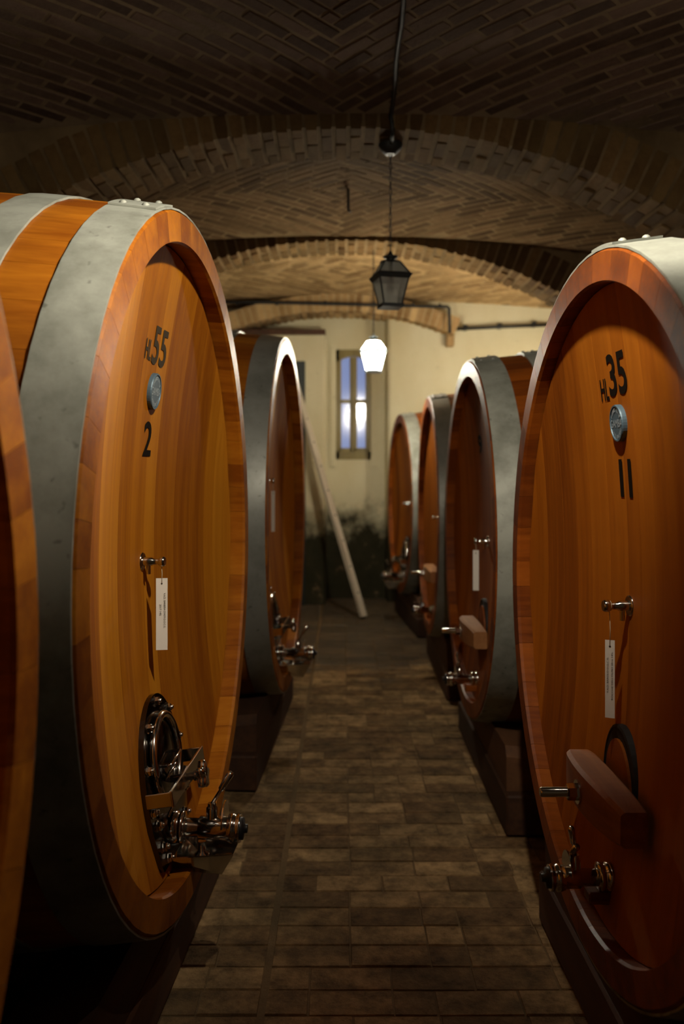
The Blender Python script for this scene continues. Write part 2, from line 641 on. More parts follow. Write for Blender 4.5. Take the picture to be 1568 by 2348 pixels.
# vault bays ------------------------------------------------------
def vault(name, ya, yb, ze, k, rise, bmat, mmat, label, singles):
    yc, hy = (ya + yb) / 2, (yb - ya) / 2

    def Z(x, y):
        return ze - k * x * x + rise * (1 - ((y - yc) / hy) ** 2) * (1 - (x / (WX + .4)) ** 2)

    nx, ny = 24, 12
    V, F = [], []
    for lay in (0.0, 0.14):
        for j in range(ny + 1):
            for i in range(nx + 1):
                x = -WX - .1 + (2 * WX + .2) * i / nx
                y = ya + (yb - ya) * j / ny
                V.append((x, y, Z(x, y) + lay))
    nn = (nx + 1) * (ny + 1)
    for j in range(ny):
        for i in range(nx):
            a = j * (nx + 1) + i
            F.append((a, a + nx + 1, a + nx + 2, a + 1))
            F.append((nn + a, nn + a + 1, nn + a + nx + 2, nn + a + nx + 1))
    root = link(name, mesh(name, V, F, mmat, True))
    tag(root, label, 'vault', kind='structure')
    w, bl = 0.078, 0.252
    out = []
    rr = random.Random(3)

    def put(a0, a1, b0, b1, along_a):
        a, b = (a0 + a1) / 2, (b0 + b1) / 2
        x, yy = (a - b) / math.sqrt(2), (a + b) / math.sqrt(2)
        y = yc + yy
        if abs(x) > WX - .05 or y < ya + .03 or y > yb - .03:
            return
        dzx = (Z(x + .01, y) - Z(x - .01, y)) / .02
        dzy = (Z(x, y + .01) - Z(x, y - .01)) / .02
        nrm = Vector((dzx, dzy, -1)).normalized()          # pointing down into the room
        d = Vector((1, 1, 0)) if along_a else Vector((-1, 1, 0))
        d = (d - nrm * d.dot(nrm)).normalized()
        e = nrm.cross(d)
        ln = (a1 - a0 if along_a else b1 - b0) - .012
        if ln < .03:
            return
        c = Vector((x, y, Z(x, y))) + nrm * rr.uniform(-.0145, -.0110)
        M = Matrix(((d.x, e.x, nrm.x, c.x), (d.y, e.y, nrm.y, c.y), (d.z, e.z, nrm.z, c.z), (0, 0, 0, 1)))
        M = M @ Matrix.Rotation(rr.uniform(-.012, .012), 4, 'Z') @ Matrix.Diagonal((ln, w - .013, .034, 1))
        vw = view_weight(c)
        # hidden behind the nearer arch ring
        for (y0, dp) in ARCHES:
            if y0 + dp < c.y - .01 or y0 < c.y - .6:
                zz = CAM_H + (c.z - CAM_H) * (y0 + dp) / c.y
                if c.y > y0 + dp and zz > CROWN + .02:
                    vw = 0.0
        out.append((M, vw))

    nmax = int((WX + hy + .5) * 1.42 / w) + 1
    for n in range(nmax):
        lo, hi = -n * w, (n + 1) * w
        off = (n % 3) * bl / 3 + rr.uniform(0, .02)
        t = lo - off
        while t < hi:
            s0, s1 = max(t, lo), min(t + bl, hi)
            if s1 - s0 > .02:
                put(n * w, (n + 1) * w, s0, s1, False)                 # row in +a
                put(-(n + 1) * w, -n * w, -s1, -s0, False)             # row in -a
                put(-s1, -s0, n * w, (n + 1) * w, True)                # row in +b
                put(s0, s1, -(n + 1) * w, -n * w, True)                # row in -b
            t += bl
    lay_bricks(root, out, bmat, singles)
    return Z


Z1 = vault('ceiling', 1.30, 4.62, CAM_H + 1.875, 0.031, 0.16, 'vault_brick', 'vault_mortar',
           'herringbone brick vault over the casks marked 2 and 11', 300)
Z0 = vault('ceiling.001', Y_FRONT - .2, 0.85, CAM_H + 1.875, 0.031, 0.16, 'vault_brick', 'vault_mortar',
           'herringbone brick vault above the entrance end', 0)
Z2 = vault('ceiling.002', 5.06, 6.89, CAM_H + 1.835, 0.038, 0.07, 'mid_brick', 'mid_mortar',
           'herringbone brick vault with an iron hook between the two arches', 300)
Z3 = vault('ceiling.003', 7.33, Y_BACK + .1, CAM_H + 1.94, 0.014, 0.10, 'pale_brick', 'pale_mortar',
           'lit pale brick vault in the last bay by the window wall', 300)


def arch(name, y0, depth, R, crown, ztop, bmat, mmat, label, singles, xc=0.0, half=WX, bl=0.236, rad=0.25, core_top=True):
    zc = crown - R
    amax = math.asin(min(.999, half / R))
    # solid core behind the bricks
    V, F = [], []
    n = 40
    for yy in (y0 + .011, y0 + depth - .011):
        for i in range(n + 1):
            a = -amax + 2 * amax * i / n
            V.append((xc + (R + .011) * math.sin(a), yy, zc + (R + .011) * math.cos(a)))
            zt = max(ztop, zc + (R + rad) * math.cos(a)) if core_top else zc + (R + rad) * math.cos(a)
            xt = (R + .011) * math.sin(a) if core_top else (R + rad) * math.sin(a)
            V.append((xc + xt, yy, zt))
    m = 2 * (n + 1)
    for i in range(n):
        a = 2 * i
        F += [(a, a + 2, a + 3, a + 1), (m + a, m + a + 1, m + a + 3, m + a + 2), (a, m + a, m + a + 2, a + 2), (a + 1, a + 3, m + a + 3, m + a + 1)]
    F += [(0, 1, m + 1, m), (2 * n, m + 2 * n, m + 2 * n + 1, 2 * n + 1)]
    root = link(name, mesh(name, V, F, mmat))
    tag(root, label, 'arch', kind='structure')
    pitch = 0.078 / R
    cnt = int(2 * amax / pitch)
    out = []
    rr = random.Random(5)
    for i in range(cnt):
        a = -amax + (i + .5) * 2 * amax / cnt
        d = Vector((math.sin(a), 0, math.cos(a)))
        tg = Vector((math.cos(a), 0, -math.sin(a)))
        if i % 2:
            spans = [(0, .5), (.5, 1)]
        else:
            spans = [(0, .25), (.25, .75), (.75, 1)]
        for s0, s1 in spans:
            hgt = rad
            j = rr.uniform(-.006, .006)
            c = Vector((xc, y0 + depth * (s0 + s1) / 2, zc)) + d * (R + hgt / 2 + j)
            # x along the wall's depth, y along the arc, z towards the room
            M = Matrix(((0, tg.x, -d.x, c.x), (1, 0, 0, c.y), (0, tg.z, -d.z, c.z), (0, 0, 0, 1)))
            M = M @ Matrix.Diagonal((depth * (s1 - s0) - .012 + rr.uniform(-.004, .002), .078 - .014, hgt, 1))
            out.append((M, view_weight(c - d * hgt / 2)))
    lay_bricks(root, out, bmat, singles)
    return root


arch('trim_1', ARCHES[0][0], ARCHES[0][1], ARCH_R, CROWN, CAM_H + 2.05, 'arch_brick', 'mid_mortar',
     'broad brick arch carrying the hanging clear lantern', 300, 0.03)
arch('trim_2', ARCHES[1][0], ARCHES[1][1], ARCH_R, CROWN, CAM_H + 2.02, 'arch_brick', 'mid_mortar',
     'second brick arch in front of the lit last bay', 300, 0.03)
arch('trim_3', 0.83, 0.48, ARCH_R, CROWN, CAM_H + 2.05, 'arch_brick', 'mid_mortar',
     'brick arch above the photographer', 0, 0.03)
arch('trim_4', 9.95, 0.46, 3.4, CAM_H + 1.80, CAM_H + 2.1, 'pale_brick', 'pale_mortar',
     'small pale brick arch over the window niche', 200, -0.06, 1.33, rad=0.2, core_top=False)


# walls -----------------------------------------------------------
def struct_box(name, lo, hi, mat, label, parent=None, cat='wall'):
    m = MB()
    m.box([(a + b) / 2 for a, b in zip(lo, hi)], [b - a for a, b in zip(lo, hi)])
    o = m.build(name, mat, parent)
    if parent is None:
        tag(o, label, cat, kind='structure')
    return o


HT = 3.65
struct_box('wall_left', (-WX - .3, Y_FRONT - .3, -.13), (-WX, Y_BACK + .4, HT), 'rough_plaster', 'dark plastered cellar wall behind the cask marked 2')
struct_box('wall_right', (WX, Y_FRONT - .3, -.13), (WX + .3, Y_BACK + .4, HT), 'rough_plaster', 'dark plastered cellar wall behind the cask marked 11')
struct_box('wall_front', (-WX, Y_FRONT - .3, -.13), (WX, Y_FRONT, HT), 'rough_plaster', 'dark plastered wall at the entrance end')

# back wall with the window opening; niche between two piers
WIN = dict(x0=-0.083, x1=0.335, z0=1.66, z1=2.98)      # opening in the back wall
wb = MB()
T = 0.30
yb0, yb1 = Y_BACK, Y_BACK + T
for lo, hi in (((-WX, yb0, -.13), (WIN['x0'], yb1, HT)), ((WIN['x1'], yb0, -.13), (WX, yb1, HT)),
               ((WIN['x0'], yb0, -.13), (WIN['x1'], yb1, WIN['z0'])), ((WIN['x0'], yb0, WIN['z1']), (WIN['x1'], yb1, HT))):
    wb.box([(a + b) / 2 for a, b in zip(lo, hi)], [b - a for a, b in zip(lo, hi)])
back = wb.build('wall_back', 'plaster')
tag(back, 'cream plaster wall with dark mould at its foot and a window', 'wall', kind='structure')
# projecting plaster on both sides of the window
p1 = MB()
p1.prism([(-WX, Y_BACK), (-WX, 9.98), (-.222, 9.98), (-.20, 10.0), (-.20, Y_BACK)], (0, 0, -.03), (1, 0, 0), (0, 1, 0), (0, 0, CAM_H + 1.53 + .03))
p1.build('pier', 'plaster', back)
p2 = MB()
p2.prism([(.505, Y_BACK), (.525, 10.22), (.56, 10.2), (WX, 10.2), (WX, Y_BACK)], (0, 0, -.03), (1, 0, 0), (0, 1, 0), (0, 0, HT))
p2.build('pier', 'plaster', back)
l1 = MB()
l1.box((-1.58, 10.18, CAM_H + 1.565), (2.76, 0.44, 0.06))
l1.build('lintel', 'old_timber', back)
# shallow raised plaster band that frames the window
for x0, x1 in ((WIN['x0'] - .07, WIN['x0'] - .0), (WIN['x1'], WIN['x1'] + .10)):
    m = MB()
    m.bbox(((x0 + x1) / 2, Y_BACK - .012, 2.30), (x1 - x0, .03, 1.46), .006)
    m.build('surround', 'plaster', back)

# window: olive frame with a low arched head, two casements of two panes each
win = MB()
yw = Y_BACK + .05
fx0, fx1, fz0, fz1 = WIN['x0'], WIN['x1'], WIN['z0'], WIN['z1']
arc = [(fx1, fz0), (fx1, fz1), (fx0, fz1), (fx0, fz0)]
win.box(((fx0 + fx1) / 2, yw, fz0 + .05), (fx1 - fx0, .07, .10))
for x in (fx0 + .02, fx1 - .02):
    win.box((x, yw, (fz0 + fz1) / 2), (.04, .07, fz1 - fz0))
N_ = 12
top = [(fx0, fz1), (fx0, fz1 - .14)]
for i in range(N_ + 1):
    a = i / N_
    top.append((fx0 + (fx1 - fx0) * a, fz1 - .15 + .07 * math.sin(PI * a)))
top += [(fx1, fz1 - .14), (fx1, fz1)]
win.prism(top, (0, yw - .035, 0), (1, 0, 0), (0, 0, 1), (0, .07, 0))
window = win.build('window_1', 'window_wood')
tag(window, 'narrow olive green casement window in the niche of the back wall', 'window', kind='structure')
mx = (fx0 + fx1) / 2
zb, zt, zm = fz0 + .10, fz1 - .09, fz0 + .70
m = MB()
m.bbox((mx, yw - .03, (zb + zt) / 2), (.05, .05, zt - zb), .008)
m.build('meeting_stile', 'window_wood', window)
for x0, x1 in ((fx0 + .04, mx - .02), (mx + .02, fx1 - .04)):
    c = MB()
    for x in (x0 + .012, x1 - .012):
        c.box((x, yw - .01, (zb + zt) / 2), (.024, .04, zt - zb))
    for z, h in ((zb + .02, .04), (zm, .045)):
        c.box(((x0 + x1) / 2, yw - .01, z), (x1 - x0, .04, h))
    cs = c.build('casement', 'window_wood', window)
    for z0, z1 in ((zb + .04, zm - .022), (zm + .022, zt)):
        g = MB()
        g.box(((x0 + x1) / 2, yw, (z0 + z1) / 2), (x1 - x0 - .048, .004, z1 - z0))
        g.build('pane', 'window_glass', cs)

# dark door in the pier behind the second cask
d = MB()
d.bbox((-.86, 9.965, 1.38), (.86, .05, 2.80), .006)
door = d.build('door_1', 'door_wood')
tag(door, 'dark narrow door in the plaster wall behind the dull hooped cask', 'door', kind='structure')
for x in (-1.06, -.66):
    for z, h in ((.72, 1.1), (2.05, 1.1)):
        m = MB()
        m.bbox((x, 9.937, z), (.30, .014, h), .006)
        m.build('panel', 'door_wood', door)
m = MB()
m.lathe([(0, .02), (.03, .012), (.05, .024), (.07, .02)], (-.49, 9.94, 1.05), (0, -1, 0), 12)
m.build('door_handle', 'black_iron', door)


# ------------------------------------------------------------------ casks
class Cask:
    """geometry of one cask type in its own frame: x out of the front head, y along the head, z up; z = 0 at the belly's foot"""

    def __init__(self, R, L, bulge, thick, recess, conc, nst, seed, mats):
        self.R, self.L, self.bulge, self.t, self.recess, self.conc = R, L, bulge, thick, recess, conc
        self.zc = R + bulge
        self.rin = R - thick
        self.rng = random.Random(seed)
        self.mats = mats
        self.staves = self._staves(nst)
        self.boards = self._boards()

    def rad(self, s):
        h = self.L / 2
        return self.R + self.bulge * (1 - ((s - h) / h) ** 2)

    def depth(self, u, v):
        q = (u * u + v * v) / (self.rin ** 2)
        return self.recess + self.conc * (1 - min(q, 1.0))

    def P(self, u, v, out=0.0):
        """point on the front head, out = distance in front of it"""
        return Vector((-self.depth(u, v) + out, u, self.zc + v))

    def _staves(self, n):
        ws = [self.rng.uniform(.75, 1.3) for _ in range(n)]
        tot = sum(ws)
        a = PI / 2 - ws[0] / tot * PI
        out = []
        S = [0, .012, .15, .35, .6, .85, 1.0]
        S = [0, .010] + [self.L * q for q in (.07, .15, .25, .37, .5, .63, .75, .85, .93)] + [self.L - .010, self.L]
        g = .0005
        for w in ws:
            b = a + w / tot * 2 * PI
            V, F = [], []
            na = 3
            for s in S:
                Ro = self.rad(s)
                Ri = Ro - self.t
                end = s in (0, self.L)
                ro, ri = (Ro - .006, Ri + .005) if end else (Ro, Ri)
                for i in range(na + 1):
                    th = a + (b - a) * i / na
                    if i == 0:
                        th += g / Ro
                    if i == na:
                        th -= g / Ro
                    drop = .0010 if i in (0, na) else 0.0
                    V.append((-s, (ro - drop) * math.cos(th), self.zc + (ro - drop) * math.sin(th)))
                for i in range(na + 1):
                    th = a + (b - a) * i / na
                    if i == 0:
                        th += g / Ro
                    if i == na:
                        th -= g / Ro
                    V.append((-s, ri * math.cos(th), self.zc + ri * math.sin(th)))
            m = 2 * (na + 1)
            k = na + 1
            for j in range(len(S) - 1):
                o = j * m
                for i in range(na):
                    F.append((o + i, o + i + 1, o + m + i + 1, o + m + i))
                    F.append((o + k + i, o + m + k + i, o + m + k + i + 1, o + k + i + 1))
                F.append((o, o + m, o + m + k, o + k))
                F.append((o + na, o + k + na, o + m + k + na, o + m + na))
            e = (len(S) - 1) * m
            for i in range(na):
                F.append((i, i + k, i + k + 1, i + 1))
                F.append((e + i, e + i + 1, e + i + k + 1, e + i + k))
            out.append(mesh('stave', V, F, self.mats[0]))
            a = b
        return out

    def _boards(self):
        out = []
        r = self.rin + .004
        u = -r
        xs = [-r]
        while u < r - .09:
            u += self.rng.uniform(.085, .165)
            xs.append(min(u, r))
        xs[-1] = r
        for back in (False, True):
            for u0, u1 in zip(xs[:-1], xs[1:]):
                g = .00012
                cols = [u0 + g, u0 + .003, (u0 + u1) / 2, u1 - .003, u1 - g]
                nv = 21
                V, F = [], []
                for layer in (0, 1):
                    for ci, uu in enumerate(cols):
                        vm = math.sqrt(max(r * r - uu * uu, .0004))
                        for j in range(nv):
                            v = vm * (-1 + 2 * j / (nv - 1))
                            dd = self.depth(uu, v) + (.0003 if ci in (0, 4) else 0) + (.055 if layer else 0)
                            x = -dd if not back else -self.L + dd
                            V.append((x, uu, self.zc + v))
                nl = len(cols) * nv
                for c in range(len(cols) - 1):
                    for j in range(nv - 1):
                        a = c * nv + j
                        q = (a, a + nv, a + nv + 1, a + 1)
                        F.append(q if not back else q[::-1])
                        q = tuple(nl + t_ for t_ in (a, a + 1, a + nv + 1, a + nv))
                        F.append(q if not back else q[::-1])
                for c in (0, len(cols) - 1):
                    for j in range(nv - 1):
                        a = c * nv + j
                        F.append((a, a + 1, nl + a + 1, nl + a))
                for j in (0, nv - 1):
                    for c in range(len(cols) - 1):
                        a = c * nv + j
                        F.append((a, a + nv, nl + a + nv, nl + a))
                me = mesh('head_board', V, F, self.mats[1])
                bm = bmesh.new()
                bm.from_mesh(me)
                bmesh.ops.recalc_face_normals(bm, faces=bm.faces)
                bm.to_mesh(me)
                bm.free()
                out.append(me)
        return out

    def hoop(self, s0, s1, mat, parent, joint):
        """a riveted band between depths s0 and s1; joint = angle of its overlap"""
        m = MB()
        n = 72
        V, F = [], []
        ss = [s0, s0 + (s1 - s0) / 2, s1]
        for s in ss:
            for i in range(n):
                a = 2 * PI * i / n
                r = self.rad(s) + .006
                V.append((-s, r * math.cos(a), self.zc + r * math.sin(a)))
        for s in ss:
            for i in range(n):
                a = 2 * PI * i / n
                r = self.rad(s) + .0004
                V.append((-s, r * math.cos(a), self.zc + r * math.sin(a)))
        k = 3 * n
        for j in range(2):
            for i in range(n):
                q = (i + 1) % n
                F.append((j * n + i, j * n + q, (j + 1) * n + q, (j + 1) * n + i))
                F.append((k + j * n + i, k + (j + 1) * n + i, k + (j + 1) * n + q, k + j * n + q))
        m.add(V, F, True)
        V2 = []
        for j in (0, 2):
            E, G = [], []
            for i in range(n):
                E += [V[j * n + i], V[k + j * n + i]]
            for i in range(n):
                q = (i + 1) % n
                G.append((2 * i, 2 * q, 2 * q + 1, 2 * i + 1))
            m.add(E, G)
        h = m.build('hoop', mat, parent)
        # overlap plate
        lp = MB()
        V, F = [], []
        na = 6
        for s in (s0 + .002, s1 - .002):
            for i in range(na + 1):
                a = joint - .09 + .18 * i / na
                for e in (.0062, .0115):
                    r = self.rad(s) + e
                    V.append((-s, r * math.cos(a), self.zc + r * math.sin(a)))
        c = 2 * (na + 1)
        for i in range(na):
            a = 2 * i
            F += [(a + 1, a + 3, c + a + 3, c + a + 1), (a, a + 1, c + a + 1, c + a)[::-1] if i == 0 else (a, a + 2, a + 3, a + 1)]
            F += [(a, a + 2, a + 3, a + 1), (c + a, c + a + 1, c + a + 3, c + a + 2)]
        F += [(0, 1, c + 1, c), (2 * na, c + 2 * na, c + 2 * na + 1, 2 * na + 1)]
        lp.add(V, list(dict.fromkeys(F)))
        lp.build('overlap', mat, h)
        for i in range(4):
            a = joint - .065 + .13 * (i % 2)
            s = s0 + (s1 - s0) * (.27 if i < 2 else .73)
            r = self.rad(s) + .011
            d = Vector((0, math.cos(a), math.sin(a)))
            p = Vector((-s, 0, self.zc)) + d * r
            rv = MB()
            rv.lathe([(0, .010), (.004, .0085), (.007, .004)], p, d, 10)
            rv.build('rivet', mat, h)
        return h

    def stencil(self, s, u, v, w, h, parent, mat, out=.0022, skew=0.0, bold=1):
        V, F = fit_text(s, w, h, bold)
        pts = [self.P(u + a + b * skew, v + b, out) for a, b in V]
        me = mesh('stencil', pts, F, mat)
        return link('stencil', me, parent)


def build_cask(geo, name, loc, rz, hoops, hmat, label, detail=True, group='big wooden casks along the cellar aisle', joints=None):
    root = empty(name, loc, rz)
    tag(root, label, 'cask', group)
    for me in geo.staves:
        link('stave', me, root)
    for me in geo.boards:
        link('head_board', me, root)
    for i, (a, b) in enumerate(hoops):
        j = joints[i] if joints else PI / 2 + .3
        geo.hoop(a, b, hmat, root, j)
        if detail:
            pass
    return root


def badge(geo, root, v, r, u=0.0):
    base = geo.P(u, v)
    wv = (geo.P(u, v + .03) - geo.P(u, v - .03)).normalized()
    nv = Vector((0, 1, 0)).cross(wv).normalized()
    if nv.x < 0:
        nv = -nv
    M = Matrix(((nv.x, 0, wv.x, base.x), (nv.y, 1, wv.y, base.y), (nv.z, 0, wv.z, base.z), (0, 0, 0, 1)))
    m = MB(M)
    m.lathe([(-.004, r), (.011, r), (.0145, r * .97), (.0145, r * .90), (.0115, r * .88), (.0115, .001)], (0, 0, 0), (1, 0, 0), 40, False)
    b = m.build('badge', 'pewter', root)
    b['label'] = 'round blue-grey metal badge'

    def raised(V, F, nm):
        k = len(V)
        vv = [M @ Vector((.0130, p, q)) for p, q in V]
        me = mesh(nm, vv, F, 'pewter_light')
        return link(nm, me, b)

    V, F = fit_text('GAMBA', r * 1.75, r * .42)
    raised(V, F, 'lettering')
    for s, a0, a1, up in (('FABBRICA BOTTI', 155, 25, True), ("CASTELL'ALFERO", 205, 335, False)):
        VV, FF = [], []
        for i, ch in enumerate(s):
            if ch == ' ':
                continue
            a = math.radians(a0 + (a1 - a0) * (i + .5) / len(s))
            V, F = fit_text(ch, r * .11, r * .19)
            rot = a - PI / 2 if up else a + PI / 2
            o = len(VV)
            cx, cy = .72 * r * math.cos(a), .72 * r * math.sin(a)
            VV += [(cx + x * math.cos(rot) - y * math.sin(rot), cy + x * math.sin(rot) + y * math.cos(rot)) for x, y in V]
            FF += [tuple(k + o for k in f) for f in F]
        raised(VV, FF, 'lettering')
    return b


def spigot(geo, root, v, scale=1.0, u=0.0):
    """small chrome sampling tap in the middle of the head"""
    p = geo.P(u, v)
    k = scale
    m = MB(Matrix.Translation(p))
    m.lathe([(-.004, .013 * k), (.030 * k, .013 * k), (.034 * k, .010 * k), (.050 * k, .009 * k), (.054 * k, .009 * k)], (0, 0, 0), (1, 0, 0), 14)
    t = m.build('sampling_tap', 'polished_steel', root)
    m = MB(Matrix.Translation(p))
    m.lathe([(0, .028 * k), (.003, .028 * k), (.005, .025 * k)], (0, 0, 0), (1, 0, 0), 24)
    m.build('rosette', 'polished_steel', t)
    m = MB(Matrix.Translation(p))
    m.lathe([(.052 * k, .013 * k), (.056 * k, .016 * k), (.066 * k, .016 * k), (.070 * k, .013 * k)], (0, 0, 0), (1, 0, 0), 18)
    m.build('knob', 'polished_steel', t)
    m = MB(Matrix.Translation(p))
    m.lathe([(0, .0065 * k), (.030 * k, .0065 * k)], (.020 * k, 0, -.008 * k), (0, 0, -1), 10)
    m.build('nozzle', 'polished_steel', t)
    return t


def hexbolt(M, parent, r=.013, h=.02, name='bolt'):
    m = MB(M)
    m.lathe([(0, r * 1.25), (.003, r * 1.25)], (0, 0, 0), (1, 0, 0), 14)
    m.lathe([(.003, r), (h * .65, r), (h * .72, r * .85)], (0, 0, 0), (1, 0, 0), 6, False)
    m.lathe([(h * .7, r * .55), (h, r * .5), (h * 1.1, r * .3)], (0, 0, 0), (1, 0, 0), 10)
    return m.build(name, 'polished_steel', parent)


def valve(M, parent, k=1.0, ln=.20, spout=True, lever=True, tilt=0.55):
    """chrome butterfly valve on a pipe; x points out of the cask"""
    m = MB(M)
    m.lathe([(-.03, .027 * k), (.075, .027 * k), (.08, .034 * k), (ln - .03, .034 * k)], (0, 0, 0), (1, 0, 0), 22)
    t = m.build('valve', 'polished_steel', parent)
    m = MB(M)
    m.lathe([(0, .046 * k), (.012, .046 * k), (.014, .040 * k), (.020, .040 * k), (.020, .046 * k), (.032, .046 * k), (.034, .030 * k)], (0, 0, 0), (1, 0, 0), 24)
    m.build('pipe_flange', 'polished_steel', t)
    m = MB(M)
    m.lathe([(ln - .036, .038 * k), (ln - .026, .042 * k), (ln - .016, .042 * k), (ln - .012, .036 * k), (ln - .006, .042 * k), (ln + .002, .040 * k)], (0, 0, 0), (1, 0, 0), 24)
    m.build('outlet_ring', 'polished_steel', t)
    m = MB(M)
    m.lathe([(ln - .002, .032 * k), (ln + .010, .032 * k), (ln + .011, .014 * k), (ln + .022, .012 * k)], (0, 0, 0), (1, 0, 0), 20)
    m.build('outlet_cap', 'rubber', t)
    m = MB(M)
    q = .115 * ln / .2
    m.lathe([(.028 * k, .017 * k), (.060 * k, .017 * k), (.064 * k, .013 * k), (.074 * k, .012 * k)], (q, 0, 0), (0, 0, 1), 16)
    m.build('valve_stem', 'polished_steel', t)
    if lever:
        m = MB(M)
        a = Vector((q, 0, .070 * k))
        dr = Vector((math.sin(tilt), .25, math.cos(tilt))).normalized()
        m.tube([a, a + dr * .045 * k, a + dr * .050 * k, a + dr * .10 * k, a + dr * .108 * k], [.006 * k, .005 * k, .0095 * k, .0115 * k, .007 * k], 12)
        m.build('lever', 'polished_steel', t)
    m = MB(M)
    poly = [(.06 * math.cos(PI * i / 12) * k, .062 * math.sin(PI * i / 12) * k) for i in range(13)]
    m.prism(poly, (ln - .048, 0, .018), (0, 1, 0), (0, 0, 1), (.004, 0, 0))
    m.build('index_plate', 'polished_steel', t)
    return t


def steel_manway(geo, root, vc, half_w=.20, up=.235, down=.235):
    """arched chrome door plate with an oval hatch, a yoke, a star knob and the bottom valve"""
    v0, v1 = vc - down, vc + up
    p0, p1 = geo.P(0, v0), geo.P(0, v1)
    wv = (p1 - p0).normalized()
    nv = Vector((0, 1, 0)).cross(wv)
    if nv.x < 0:
        nv = -nv
    c = (p0 + p1) / 2
    M = Matrix(((nv.x, 0, wv.x, c.x), (nv.y, 1, wv.y, c.y), (nv.z, 0, wv.z, c.z), (0, 0, 0, 1)))
    # plate outline
    poly = []
    n = 26
    for i in range(n + 1):
        a = PI * i / n
        poly.append((half_w * math.cos(a), -.02 + (up + .02) * math.sin(a)))
    poly += [(-half_w * .98, -.10), (-half_w * .80, -down + .02), (-half_w * .72, -down), (half_w * .72, -down), (half_w * .80, -down + .02), (half_w * .98, -.10)]
    m = MB(M)
    m.prism(poly, (-.035, 0, 0), (0, 1, 0), (0, 0, 1), (.050, 0, 0))
    plate = m.build('manway', 'plate_steel', root)
    plate['label'] = 'polished steel manway door plate'
    cw, au, aw = .045, .132, .125
    ring = [(0.026, au * math.cos(2 * PI * i / 40), cw + aw * math.sin(2 * PI * i / 40)) for i in range(40)]
    m = MB(M)
    m.tube(ring, .0125, 10, True)
    m.build('hatch_ring', 'polished_steel', plate)
    m = MB(M)
    V = [(.030, 0, cw)]
    F = []
    for rr_, dn in ((.35, .030), (.75, .026), (.93, .018), (1.0, .016)):
        for i in range(40):
            a = 2 * PI * i / 40
            V.append((dn, au * rr_ * math.cos(a), cw + aw * rr_ * math.sin(a)))
    for i in range(40):
        F.append((0, 1 + i, 1 + (i + 1) % 40))
        for k in range(3):
            F.append((1 + k * 40 + i, 1 + (k + 1) * 40 + i, 1 + (k + 1) * 40 + (i + 1) % 40, 1 + k * 40 + (i + 1) % 40))
    m.add(V, F, True)
    m.build('hatch_cover', 'plate_steel', plate)
    # wire handle on the cover
    m = MB(M)
    m.tube([(.026, -.055, .035), (.05, -.055, .035), (.055, -.05, .04), (.055, .05, .045), (.05, .055, .045), (.026, .055, .045)], .0045, 8)
    m.build('hatch_handle', 'polished_steel', plate)
    m = MB(M)
    m.tube([(.026, -.06, -.005), (.06, -.05, .03)], .004, 8)
    m.tube([(.026, -.035, -.005), (.06, -.03, .035)], .004, 8)
    m.build('hatch_stay', 'polished_steel', plate)
    # yoke: flat bar standing in front of the hatch, legs back to the plate
    m = MB(M)
    z = -.012
    m.bbox((.085, -.01, z), (.008, .40, .046), .002)
    m.bbox((.050, -.206, z), (.075, .008, .040), .002)
    m.bbox((.050, .186, z), (.075, .008, .040), .002)
    m.build('yoke', 'polished_steel', plate)
    # screw and star knob
    m = MB(M)
    m.lathe([(.018, .011), (.10, .011), (.10, .015), (.112, .015)], (0, 0, z - .01), (1, 0, 0), 14)
    m.build('screw', 'polished_steel', plate)
    m = MB(M)
    V, F = [], []
    n = 40
    for d_, rs in ((.112, .60), (.116, .95), (.130, 1.0), (.138, .85), (.141, .3)):
        for i in range(n):
            a = 2 * PI * i / n
            r = (.036 + .008 * math.cos(5 * a)) * rs
            V.append((d_, r * math.cos(a), z - .01 + r * math.sin(a)))
    for k in range(4):
        for i in range(n):
            j = (i + 1) % n
            F.append((k * n + i, k * n + j, (k + 1) * n + j, (k + 1) * n + i))
    F.append(tuple(reversed(range(n))))
    F.append(tuple(4 * n + i for i in range(n)))
    m.add(V, F, True)
    m.build('star_knob', 'polished_steel', plate)
    m = MB(M)
    m.tube([(.03, -.09, -.10), (.06, -.03, -.055), (.09, .0, -.03)], .005, 8)
    m.build('link_rod', 'polished_steel', plate)
    # bolts around the rim of the plate
    for a in (90, 52, 128, 20, 160, -8, 188):
        ar = math.radians(a)
        q = Matrix.Translation((.015, (half_w - .02) * math.cos(ar), -.02 + (up) * math.sin(ar)))
        hexbolt(M @ q, plate)
    for yy, zz in ((-.155, -.10), (.155, -.10), (-.13, -.17), (.13, -.17), (-.10, -down + .022), (.10, -down + .022)):
        hexbolt(M @ Matrix.Translation((.015, yy, zz)), plate)
    # bottom valve leaves the plate level
    vb = M @ Vector((.015, 0, -.165))
    val = valve(Matrix.Translation(vb), root, 1.0, .20)
    # folded drip shield below the valve
    m = MB(Matrix.Translation(vb))
    A = [(.0, -.085, -.055), (.0, .085, -.055), (.19, .060, -.050), (.19, -.060, -.050), (.145, .0, -.135), (.0, 0, -.125)]
    B_ = [Vector(p) + Vector((0, 0, -.004)) for p in A]
    m.add([Vector(p) for p in A] + B_, [(0, 3, 4, 5), (1, 5, 4, 2), (3, 2, 4), (6, 11, 10, 9), (7, 8, 10, 11), (9, 10, 8),
                                        (0, 6, 9, 3), (3, 9, 8, 2), (2, 8, 7, 1), (0, 5, 11, 6), (5, 1, 7, 11)])
    m.build('drip_shield', 'polished_steel', val)
    m = MB(Matrix.Translation(vb))
    m.lathe([(.02, .012), (.05, .012), (.055, .022), (.085, .026)], (.085, 0, -.02), (0, 0, -1), 14)
    m.build('drain_spout', 'polished_steel', val)
    return plate


